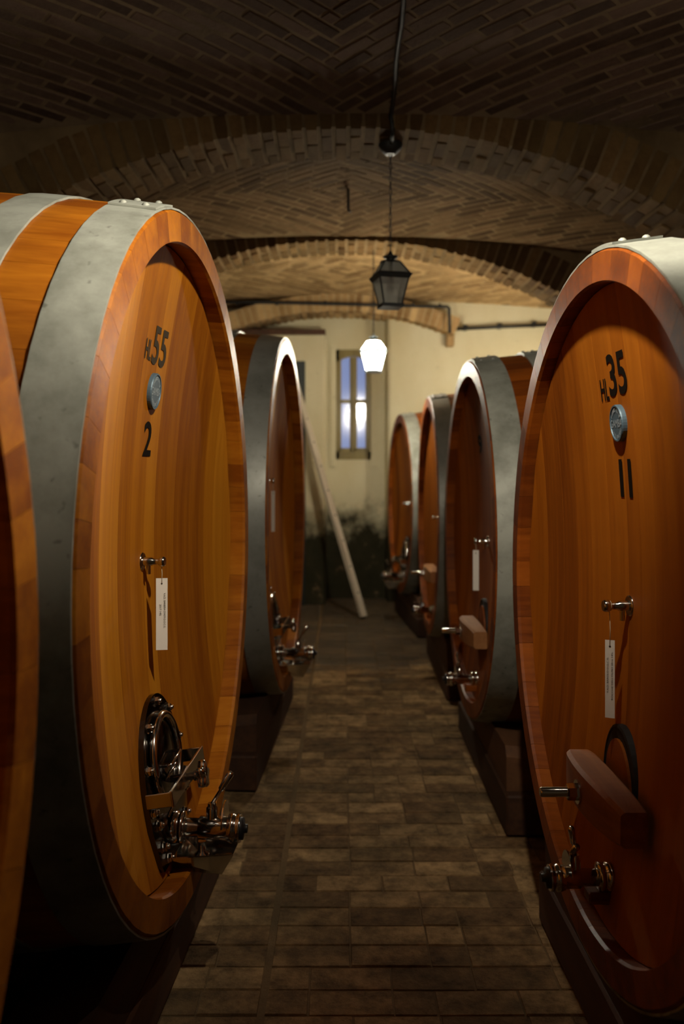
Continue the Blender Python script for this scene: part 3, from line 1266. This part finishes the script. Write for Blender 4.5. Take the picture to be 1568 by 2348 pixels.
def wooden_manway(geo, root, vc, bar_mat='crossbar_wood', uc=.03, scale=1.0):
    """oval wooden hatch held by a bowed timber crossbar and one long bolt"""
    k = scale
    p = geo.P(0, vc)
    # oval hatch board
    m = MB(Matrix.Translation(p))
    V, F = [], []
    n = 32
    a_, b_ = .125 * k, .165 * k
    for dn, s in ((-.02, 1.0), (.004, 1.0), (.007, .96), (.003, .93), (.003, .01)):
        for i in range(n):
            t = 2 * PI * i / n
            V.append((dn, a_ * s * math.cos(t), b_ * s * math.sin(t)))
    for q in range(4):
        for i in range(n):
            j = (i + 1) % n
            F.append((q * n + i, q * n + j, (q + 1) * n + j, (q + 1) * n + i))
    m.add(V, F)
    hatch = m.build('hatch', 'dark_hole', root)
    hatch['label'] = 'dark oval hatch in the head'
    m = MB(Matrix.Translation(p))
    poly = [(a_ * .74 * math.cos(2 * PI * i / n), b_ * .78 * math.sin(2 * PI * i / n)) for i in range(n)]
    m.prism(poly, (-.02, 0, 0), (0, 1, 0), (0, 0, 1), (.030, 0, 0))
    m.build('hatch_board', 'stave_wood_red', hatch)
    # crossbar: bowed block, deeper in the middle
    m = MB(Matrix.Translation(p + Vector((.055, uc, 0))))
    V, F = [], []
    n = 14
    hl = .225 * k
    for i in range(n + 1):
        t = -1 + 2 * i / n
        y_ = hl * t
        bow = .022 * (1 - t * t)
        th = .042 - .010 * t * t
        hh = (.055 - .014 * abs(t) ** 3) * k
        x0, x1 = bow - th, bow + th
        z_ = .010 * (1 - t * t)
        V += [(x0, y_, z_ - hh + .004), (x0 + .006, y_, z_ - hh), (x1 - .010, y_, z_ - hh), (x1, y_, z_ - hh + .008),
              (x1, y_, z_ + hh - .008), (x1 - .010, y_, z_ + hh), (x0 + .006, y_, z_ + hh), (x0, y_, z_ + hh - .004)]
    for i in range(n):
        for q in range(8):
            F.append((i * 8 + q, i * 8 + (q + 1) % 8, (i + 1) * 8 + (q + 1) % 8, (i + 1) * 8 + q))
    F.append(tuple(reversed(range(8))))
    F.append(tuple(n * 8 + q for q in range(8)))
    m.add(V, F)
    bar = m.build('crossbar', bar_mat, hatch)
    bar['label'] = 'bowed timber crossbar'
    m = MB(Matrix.Translation(p + Vector((.055 + .062, uc, .006))))
    m.lathe([(-.12, .0125), (.095, .0125), (.099, .010)], (0, 0, 0), (1, 0, 0), 16)
    m.build('bolt', 'polished_steel', hatch)
    m = MB(Matrix.Translation(p + Vector((.055 + .064, uc, .006))))
    m.lathe([(0, .030), (.004, .030)], (0, 0, 0), (1, 0, 0), 20)
    m.lathe([(.004, .021), (.026, .021), (.029, .018)], (0, 0, 0), (1, 0, 0), 6, False)
    m.build('nut', 'polished_steel', hatch)
    return hatch


def corner_valve(geo, root, v, k=1.0, u=0.0):
    """chrome tap with a T handle low on the head"""
    p = geo.P(u, v)
    M = Matrix.Translation(p + Vector((.0, 0, 0)))
    t = valve(M, root, .8 * k, .155, lever=True, tilt=.2)
    m = MB(M)
    m.tube([(.10, -.06, .02), (.10, -.02, .045), (.10, .05, .10)], [.006, .006, .009], 10)
    m.build('handle', 'polished_steel', t)
    m = MB(M)
    m.lathe([(0, .016), (.02, .02), (.045, .02), (.05, .014)], (.085, -.02, .0), (0, -1, .25), 12)
    m.build('elbow', 'polished_steel', t)
    m = MB(M)
    m.bbox((.03, 0, -.045), (.06, .05, .03), .004)
    m.build('wedge', 'stave_wood_red', t)
    return t


def cradle(geo, loc, rz, label):
    """pair of timber saddles on sleepers, shaped to the cask they carry"""
    z_floor = -loc[2]
    root = empty('cask_cradle', (loc[0], loc[1], 0), rz)
    tag(root, label, 'cradle', 'timber cradles under the casks')
    zb = 0.0
    zc = loc[2] + geo.zc
    for s0, s1 in ((.075, .275), (geo.L - .275, geo.L - .075)):
        m = MB()
        m.bbox((-(s0 + s1) / 2, 0, .085), (s1 - s0 + .02, 1.72 * geo.R, .17), .008)
        m.build('sleeper', 'old_timber', root)
        V, F = [], []
        ang = [math.radians(-90 + q) for q in (-22, -16, -11, -5, 0, 5, 11, 16, 22)]
        for s in (s0, s1):
            r = geo.rad(s) + .0085
            arcp = [(r * math.cos(a), zc + r * math.sin(a)) for a in ang]
            zt = arcp[0][1]
            pts = [(-.80 * geo.R, .171), (.80 * geo.R, .171), (.80 * geo.R, zt - .04), (.76 * geo.R, zt)] + arcp[::-1] + [(-.76 * geo.R, zt), (-.80 * geo.R, zt - .04)]
            V += [(-s, a, b) for a, b in pts]
        n = len(V) // 2
        # faces between the two outlines
        for i in range(n):
            j = (i + 1) % n
            F.append((i, j, n + j, n + i))
        mm = MB()
        mm.add(V, F)
        # end faces as strips (concave outline)
        na = len(ang)
        for o in (0, n):
            arc_i = list(range(4, 4 + na))
            top_ = [V[o + q] for q in arc_i]
            bot_ = [(p[0], p[1], .171) for p in top_]
            mm.add(top_ + bot_, [(q, q + 1, na + q + 1, na + q) for q in range(na - 1)])
            lft = [V[o + 0], V[o + n - 1], V[o + n - 2], top_[-1], bot_[-1]]
            rgt = [V[o + 1], V[o + 2], V[o + 3], top_[0], bot_[0]]
            mm.add(lft, [(0, 1, 2, 3, 4)])
            mm.add(rgt, [(0, 1, 2, 3, 4)])
        mm.build('saddle', 'old_timber', root)
    for u in (-.55 * geo.R, .55 * geo.R):
        m = MB()
        m.bbox((-geo.L / 2, u, .06), (geo.L - .55 - .03, .14, .12), .006)
        m.build('runner', 'old_timber', root)
    return root


BIG = Cask(1.0, 2.10, .075, .088, .060, .100, 52, 11, ('stave_wood', 'board_wood'))
SMALL = Cask(.89, 1.95, .07, .080, .045, .070, 48, 12, ('stave_wood_red', 'board_wood_red'))
HB = [(.005, .130), (.252, .355), (.56, .66), (1.44, 1.54), (1.745, 1.848), (1.97, 2.095)]
HS = [(.005, .128), (.25, .35), (.54, .64), (1.31, 1.41), (1.60, 1.70), (1.822, 1.945)]
CZB = CAM_H - .267
CZS = CAM_H - .349


def place(geo, x, y, cz, yaw, side):
    """side -1: casks whose head faces +x; +1: casks whose head faces -x"""
    loc = (x, y, cz - geo.zc)
    rz = math.radians(-yaw) if side < 0 else math.radians(180 - yaw)
    return loc, rz


def wpt(loc, rz, p):
    return Matrix.Translation(loc) @ Matrix.Rotation(rz, 4, 'Z') @ Vector(p)


SPOTS = {}

# --- cask number 2
loc, rz = place(BIG, -.443, 2.61, CZB, 3.03, -1)
c2 = build_cask(BIG, 'wine_cask', loc, rz, HB, 'zinc', 'amber wooden cask stencilled HL55 and 2, with a chrome door near its foot', joints=[1.9, 1.3, 1.8, 1.4, 1.2, 1.7])
SPOTS['c2'] = (BIG, loc, rz)
BIG.stencil('55', .018, .633, .150, .113, c2, 'stencil_faded')
BIG.stencil('HL', -.100, .612, .066, .058, c2, 'stencil_faded')
BIG.stencil('2', 0, .357, .085, .104, c2, 'stencil_ink')
badge(BIG, c2, .50, .055)
spigot(BIG, c2, -.011)
steel_manway(BIG, c2, -.645)
cradle(BIG, loc, rz, 'timber cradle under the cask stencilled HL55')

# --- cask behind it
loc, rz = place(BIG, -.31, 5.04, CAM_H - .258, 2.6, -1)
cb = build_cask(BIG, 'wine_cask', loc, rz, HB, 'zinc_dark', 'wooden cask with dull grey hoops, standing behind the cask stencilled HL55', joints=[1.35, 1.8, 1.3, 1.4, 1.2, 1.7])
SPOTS['cb'] = (BIG, loc, rz)
spigot(BIG, cb, .19)
steel_manway(BIG, cb, -.645)
cradle(BIG, loc, rz, 'timber cradle under the cask behind the one stencilled HL55')

# --- cask cut off by the picture's edge
loc, rz = place(BIG, -.52, .35, CZB, 3.0, -1)
ca = build_cask(BIG, 'wine_cask', loc, rz, HB, 'zinc', 'wooden cask of which only the rim shows, in front of the cask stencilled HL55', joints=[1.9, 1.3, 1.8, 1.4, 1.2, 1.7])
spigot(BIG, ca, -.011)
steel_manway(BIG, ca, -.645)
cradle(BIG, loc, rz, 'timber cradle under the cask of which only the rim shows')

# --- cask number 11
loc, rz = place(SMALL, .623, 2.24, CZS, -1.0, 1)
c11 = build_cask(SMALL, 'wine_cask', loc, rz, HS, 'zinc', 'red-brown wooden cask stencilled HL35 and 11, with a timber crossbar', joints=[1.45, 1.9, 1.3, 1.4, 1.2, 1.7])
SPOTS['c11'] = (SMALL, loc, rz)
SMALL.stencil('35', .014, .592, .138, .110, c11, 'stencil_ink')
SMALL.stencil('HL', -.092, .560, .062, .058, c11, 'stencil_ink')
SMALL.stencil('11', .006, .325, .090, .098, c11, 'stencil_ink', bold=2.5)
badge(SMALL, c11, .467, .048)
spigot(SMALL, c11, -.003)
wooden_manway(SMALL, c11, -.475)
corner_valve(SMALL, c11, -.70)
cradle(SMALL, loc, rz, 'timber cradle under the cask stencilled HL35')

# --- cask number 9
loc, rz = place(SMALL, .624, 4.44, CZS, 0.0, 1)
c9 = build_cask(SMALL, 'wine_cask', loc, rz, HS, 'zinc', 'wooden cask marked 9, directly behind the cask stencilled HL35', joints=[1.35, 1.42, 1.3, 1.4, 1.2, 1.7])
SPOTS['c9'] = (SMALL, loc, rz)
SMALL.stencil('9', -.085, .475, .10, .10, c9, 'stencil_ink', bold=2)
spigot(SMALL, c9, -.02)
wooden_manway(SMALL, c9, -.475, 'crossbar_pale')
corner_valve(SMALL, c9, -.72)
cradle(SMALL, loc, rz, 'timber cradle under the cask marked 9')

# --- the next one
loc, rz = place(SMALL, .634, 6.60, CZS, 0.5, 1)
c8 = build_cask(SMALL, 'wine_cask', loc, rz, HS, 'zinc_dark', 'wooden cask between the cask marked 9 and the last cask by the window wall', joints=[1.35, 1.42, 1.3, 1.4, 1.2, 1.7])
spigot(SMALL, c8, -.02)
wooden_manway(SMALL, c8, -.44, 'crossbar_pale')
corner_valve(SMALL, c8, -.72)
cradle(SMALL, loc, rz, 'timber cradle under the cask next after the one marked 9')

# --- last cask by the window wall
loc, rz = place(SMALL, .56, 8.76, CZS, -4.3, 1)
c7 = build_cask(SMALL, 'wine_cask', loc, rz, HS, 'zinc', 'last wooden cask of its row, beside the plaster window wall', joints=[1.35, 1.42, 1.3, 1.4, 1.2, 1.7])
SMALL.stencil('7', .0, .51, .055, .095, c7, 'stencil_ink')
spigot(SMALL, c7, .0)
steel_manway(SMALL, c7, -.56)
cradle(SMALL, loc, rz, 'timber cradle under the last cask by the window wall')


# ------------------------------------------------------------------ paper tags hanging from the sampling taps
def paper_tag(key, v_tap, drop, length, width, rz, lines, down, label, out=.060):
    geo, loc, r = SPOTS[key]
    p = wpt(loc, r, geo.P(0, v_tap) + Vector((out, 0, 0)))
    root = empty('paper_tag', (p.x, p.y, p.z - drop - length), rz)
    tag(root, label, 'tag')
    m = MB()
    m.box((0, 0, length / 2), (width, .0012, length))
    m.build('card', 'card_white', root)
    m = MB()
    m.tube([(0, -.0008, length - .016), (0.001, -.0010, length + drop * .3), (-.001, 0, length + drop - .012)], .0011, 6)
    ring_c = Vector((0, 0, length + drop))
    ring = [ring_c + Vector((.0, 0, 0)) + Vector((0, .0, 0))]
    m.build('string', 'string', root)
    # loop round the tap
    ax = Matrix.Rotation(r - rz, 4, 'Z') @ Vector((1, 0, 0))
    e1 = Vector((0, 0, 1))
    e2 = ax.cross(e1)
    m = MB()
    m.tube([ring_c + (e1 * math.cos(2 * PI * i / 16) + e2 * math.sin(2 * PI * i / 16)) * .0125 for i in range(16)], .0011, 6, True)
    m.build('string_loop', 'string', root)
    m = MB()
    m.lathe([(0, .0026), (.0006, .0026)], (0, -.0008, length - .016), (0, -1, 0), 10)
    m.build('eyelet', 'dark_hole', root)
    for s, ln, off, mid in lines:
        V, F = fit_text(s, ln, width * .17)
        pts = []
        for a, b in V:
            # text runs along the card's length
            if down:
                pts.append((off + b, -.0012, mid - a))
            else:
                pts.append((off - b, -.0012, mid + a))
        me = mesh('print', pts, F, 'card_ink')
        link('print', me, root)
    return root


paper_tag('c2', -.011, .050, .215, .034, math.radians(8), [("V.A.D. BARBERA D'ASTI D.O.C.G.", .105, .0085, .118), ('2017 14%', .034, -.004, .120)], True,
          'white paper tag hanging from the tap of the cask stencilled HL55')
paper_tag('c11', -.003, .088, .200, .024, math.radians(-25), [('V.A.D. BAROLO D.O.C.G.', .092, -.0055, .110), ("ROCCHE DELL'OLMO 2016 14%", .122, .0055, .108)], False,
          'white paper tag hanging from the tap of the cask stencilled HL35', .052)
paper_tag('c9', -.02, .045, .205, .030, math.radians(-15), [], False,
          'blank white tag hanging from the tap of the cask marked 9', .062)
paper_tag('cb', .19, .06, .235, .030, math.radians(55), [], True,
          'white tag on the dull hooped cask behind the one stencilled HL55', .062)


# ------------------------------------------------------------------ lanterns
def lantern(name, x, y, z, rz, z_hang, k, pane_mat, roof_mat, label, sides=4, lit=False, frame='black_iron', rose=True, bulb='bulb_glass', foot=1.2, lift=0.0):
    """tapered glass lantern on a chain; z = height of its base"""
    root = empty(name, (x, y, z), rz)
    tag(root, label, 'lantern', 'lanterns hung along the cellar aisle')
    n = sides
    off = PI / n

    def ringp(r, h):
        return [Vector((r * math.cos(off + 2 * PI * i / n), r * math.sin(off + 2 * PI * i / n), h)) for i in range(n)]

    f = 1 / math.cos(PI / n)
    rb, rt, rr_ = .058 * k * f, .098 * k * f, .050 * k * f
    h0, h1, h2 = .022 * k, .205 * k, .285 * k
    m = MB()
    m.lathe([(0, rb * 1.12), (.012 * k, rb * 1.18), (.022 * k, rb * 1.05)], (0, 0, 0), (0, 0, 1), n, False)
    o = m.build('base_plate', frame, root)
    if n == 4:
        o.rotation_euler = (0, 0, 0)
    lo, mi, up = ringp(rb, h0), ringp(rt, h1), ringp(rr_, h2)
    # use exact corners for the base too
    bp = MB()
    c0, c1 = ringp(rb * foot, 0), ringp(rb * foot, h0)
    bp.add(c0 + c1, [tuple(reversed(range(n))), tuple(range(n, 2 * n))] + [(i, (i + 1) % n, n + (i + 1) % n, n + i) for i in range(n)])
    bpm = bp.build('base_plate', frame, root)
    bpm_me = bpm.data
    bpm_me.materials.clear()
    bpm_me.materials.append(MATS[frame])
    bpy.data.objects.remove(o)
    w = .0065 * k
    for i in range(n):
        m = MB()
        m.tube([lo[i], mi[i]], w, 4, smooth=False)
        m.build('corner_bar', frame, root)
        m = MB()
        m.tube([mi[i], up[i]], w * .9, 4, smooth=False)
        m.build('roof_bar', frame, root)
    # cornice with corner points
    m = MB()
    ca_, cb_, cc_ = ringp(rt * 1.00, h1 - .030 * k), ringp(rt * 1.16, h1 - .004 * k), ringp(rt * 1.02, h1 + .006 * k)
    ci = ringp(rt * .93, h1 - .030 * k)
    cj = ringp(rt * .93, h1 + .006 * k)
    V = ca_ + cb_ + cc_ + ci + cj
    F = []
    for i in range(n):
        j = (i + 1) % n
        F += [(i, j, n + j, n + i), (n + i, n + j, 2 * n + j, 2 * n + i), (2 * n + i, 2 * n + j, 4 * n + j, 4 * n + i), (i, 3 * n + i, 3 * n + j, j), (3 * n + i, 4 * n + i, 4 * n + j, 3 * n + j)]
    m.add(V, F)
    m.build('cornice', frame, root)
    # panes
    for i in range(n):
        j = (i + 1) % n
        for a, b, nm, mt in ((lo, mi, 'pane', pane_mat), (mi, up, 'roof_pane', roof_mat)):
            q = [a[i], a[j], b[j], b[i]]
            ctr = sum(q, Vector()) / 4
            q = [ctr + (p - ctr) * .97 for p in q]
            nrm = (q[1] - q[0]).cross(q[3] - q[0]).normalized() * .0015
            m = MB()
            m.add([p + nrm for p in q] + [p - nrm for p in q], [(0, 1, 2, 3), (7, 6, 5, 4), (0, 4, 5, 1), (1, 5, 6, 2), (2, 6, 7, 3), (3, 7, 4, 0)])
            m.build(nm, mt, root)
    # cap and finial
    m = MB()
    m.lathe([(h2 - .004 * k, rr_ * 1.0), (h2 + .008 * k, rr_ * .9), (h2 + .012 * k, rr_ * .35), (h2 + .022 * k, rr_ * .30), (h2 + .030 * k, rr_ * .62), (h2 + .040 * k, rr_ * .70), (h2 + .046 * k, rr_ * .3), (h2 + .075 * k, rr_ * .10)], (0, 0, 0), (0, 0, 1), 16)
    m.build('cap', frame, root)
    # bulb holder and bulb
    m = MB()
    m.lathe([(h2 - .005 * k, .012 * k), (h1 + lift - .030 * k, .012 * k), (h1 + lift - .034 * k, .015 * k), (h1 + lift - .052 * k, .014 * k)], (0, 0, 0), (0, 0, 1), 12)
    m.build('bulb_holder', frame, root)
    m = MB()
    zb_ = h1 + lift - .052 * k
    m.lathe([(0, .012 * k), (.012 * k, .014 * k), (.028 * k, .024 * k), (.042 * k, .026 * k), (.056 * k, .020 * k), (.064 * k, .006 * k)], (0, 0, zb_), (0, 0, -1), 14)
    m.build('bulb', bulb, root)
    # chain
    top = z_hang - z
    m = MB()
    zz = h2 + .07 * k
    cnt = int((top - zz) / .034)
    step = (top - zz) / cnt
    Mi = Matrix.Rotation(-rz, 4, 'Z')
    for i in range(cnt):
        c = Vector((0, 0, zz + step * (i + .5)))
        lx = Vector((1, 0, 0)) if i % 2 else Vector((0, 1, 0))
        pts = [c + lx * (.0065 * math.cos(2 * PI * q / 10)) + Vector((0, 0, (step * .64) * math.sin(2 * PI * q / 10))) for q in range(10)]
        m.tube(pts, .0022, 5, True)
    m.build('chain', 'black_iron', root)
    if rose:
        m = MB()
        m.lathe([(0, .012), (-.004, .03), (.03, .062), (.048, .066), (.052, .066)], (0, 0, top - .050), (0, 0, 1), 20)
        m.build('ceiling_rose', 'black_iron', root)
    return root


def arch_z(x):
    return CROWN - ARCH_R + math.sqrt(ARCH_R ** 2 - (x - .03) ** 2)


LX = .262
lantern('hanging_lantern', LX, 4.80, CAM_H + .885, math.radians(12), arch_z(LX) - .01, .87, 'lantern_glass', 'lantern_glass',
        'unlit black lantern with clear glass panes, hung from the first arch')
lantern('hanging_lantern', .25, 7.12, CAM_H + .785, math.radians(20), arch_z(.25) - .01, .90, 'opal_far', 'opal_far',
        'glowing white lantern hung before the window', sides=6, lit=True, frame='pewter_light', rose=False)
lantern('hanging_lantern', LX, 1.62, CAM_H + .93, math.radians(50), Z1(LX, 1.62) - .02, 1.0, 'clear_glass', 'black_iron',
        'lit lantern above the aisle between the casks marked 2 and 11', lit=True, bulb='bulb_lit', foot=1.06, lift=.03)

lantern('hanging_lantern', 2.15, 8.75, CAM_H + .80, math.radians(14), Z3(2.15, 8.75) - .02, .96, 'opal_side', 'opal_side',
        'glowing lantern over the last cask, hidden behind the cask marked 11', sides=6, lit=True, frame='pewter_light')

# ------------------------------------------------------------------ cable along the vault, hook, pipe, pole
m = MB()
pts = []
for i in range(22):
    y = 1.5 + (4.585 - 1.5) * i / 21
    pts.append((.255 + .004 * math.sin(i * 1.7), y, Z1(.25, y) - .030))
pts += [(.258, 4.588, arch_z(.25) + .03), (.26, 4.592, arch_z(.25) - .004), (.262, 4.62, arch_z(.26) - .022), (.262, 4.74, arch_z(.262) - .022)]
m.tube(pts, .011, 8)
cab = m.build('ceiling_cable', 'black_iron')
tag(cab, 'black cable running along the vault to the lantern rose', 'cable')

m = MB()
hx, hy = .038, 5.95
zt = Z2(hx, hy) - .006
m.tube([(hx, hy, zt + .02), (hx, hy, zt - .05), (hx, hy, zt - .125), (hx + .003, hy, zt - .138), (hx + .010, hy, zt - .143), (hx + .016, hy, zt - .138)], .009, 8)
hk = m.build('ceiling_hook', 'black_iron')
tag(hk, 'short iron hook hanging from the middle of the vault', 'hook')

pipe = empty('wall_pipe', (0, 9.9, CAM_H + 1.8))
tag(pipe, 'black pipe running across above the small niche arch', 'pipe')
m = MB()
zp = 0.075
m.tube([(-1.75, 0, zp + .02), (-.9, 0, zp + .015), (0, 0, zp - .005), (.9, -.0, zp - .03), (1.19, 0, zp - .035), (1.205, 0, zp - .05), (1.21, .0, -.26)], .019, 10)
m.build('pipe_run', 'black_iron', pipe)
for x in (-1.2, -.75, -.2, .35, .8, 1.1):
    m = MB()
    m.lathe([(-.014, .027), (.014, .027)], (x, 0, zp + .004 - .026 * max(0, x)), (1, 0, 0), 10)
    m.build('clip', 'black_iron', pipe)
pipe2 = empty('tie_bar', (1.27, 10.12, CAM_H + 1.62))
tag(pipe2, 'iron bar fixed to the plaster wall beside the niche arch', 'bar')
m = MB()
m.tube([(0, 0, 0), (.5, 0, .025), (1.15, 0, .05)], .020, 10)
m.build('bar', 'black_iron', pipe2)
for x in (.15, .55, .95):
    m = MB()
    m.bbox((x, .035, .012 + x * .05), (.05, .09, .06), .004)
    m.build('bracket', 'black_iron', pipe2)
cbm = MB()
cbm.bbox((1.245, 10.16, CAM_H + 1.50), (.09, .10, .16), .012)
cb_o = cbm.build('corbel', 'pale_brick', back)

base, topp = Vector((.222, 8.98, 0.0)), Vector((-.60, 9.93, 2.72))
dr = (topp - base).normalized()
q = dr.to_track_quat('Z', 'Y').to_matrix().to_4x4()
pole = empty('wooden_pole', base)
tag(pole, 'pale wooden pole leaning against the plaster wall', 'pole')
m = MB()
ln = (topp - base).length
m.bbox((0, 0, ln / 2 + .015), (.072, .045, ln - .03), .004, None)
po = m.build('shaft', 'pole_wood', pole)
po.matrix_basis = q
for i in range(9):
    m = MB(q)
    m.lathe([(0, .010), (.0012, .010)], (0, -.0226, .28 + i * .29), (0, -1, 0), 8)
    m.build('hole', 'dark_hole', pole)
    m = MB(q)
    m.lathe([(0, .010), (.0012, .010)], (0, .0226, .28 + i * .29), (0, 1, 0), 8)
    m.build('hole', 'dark_hole', pole)
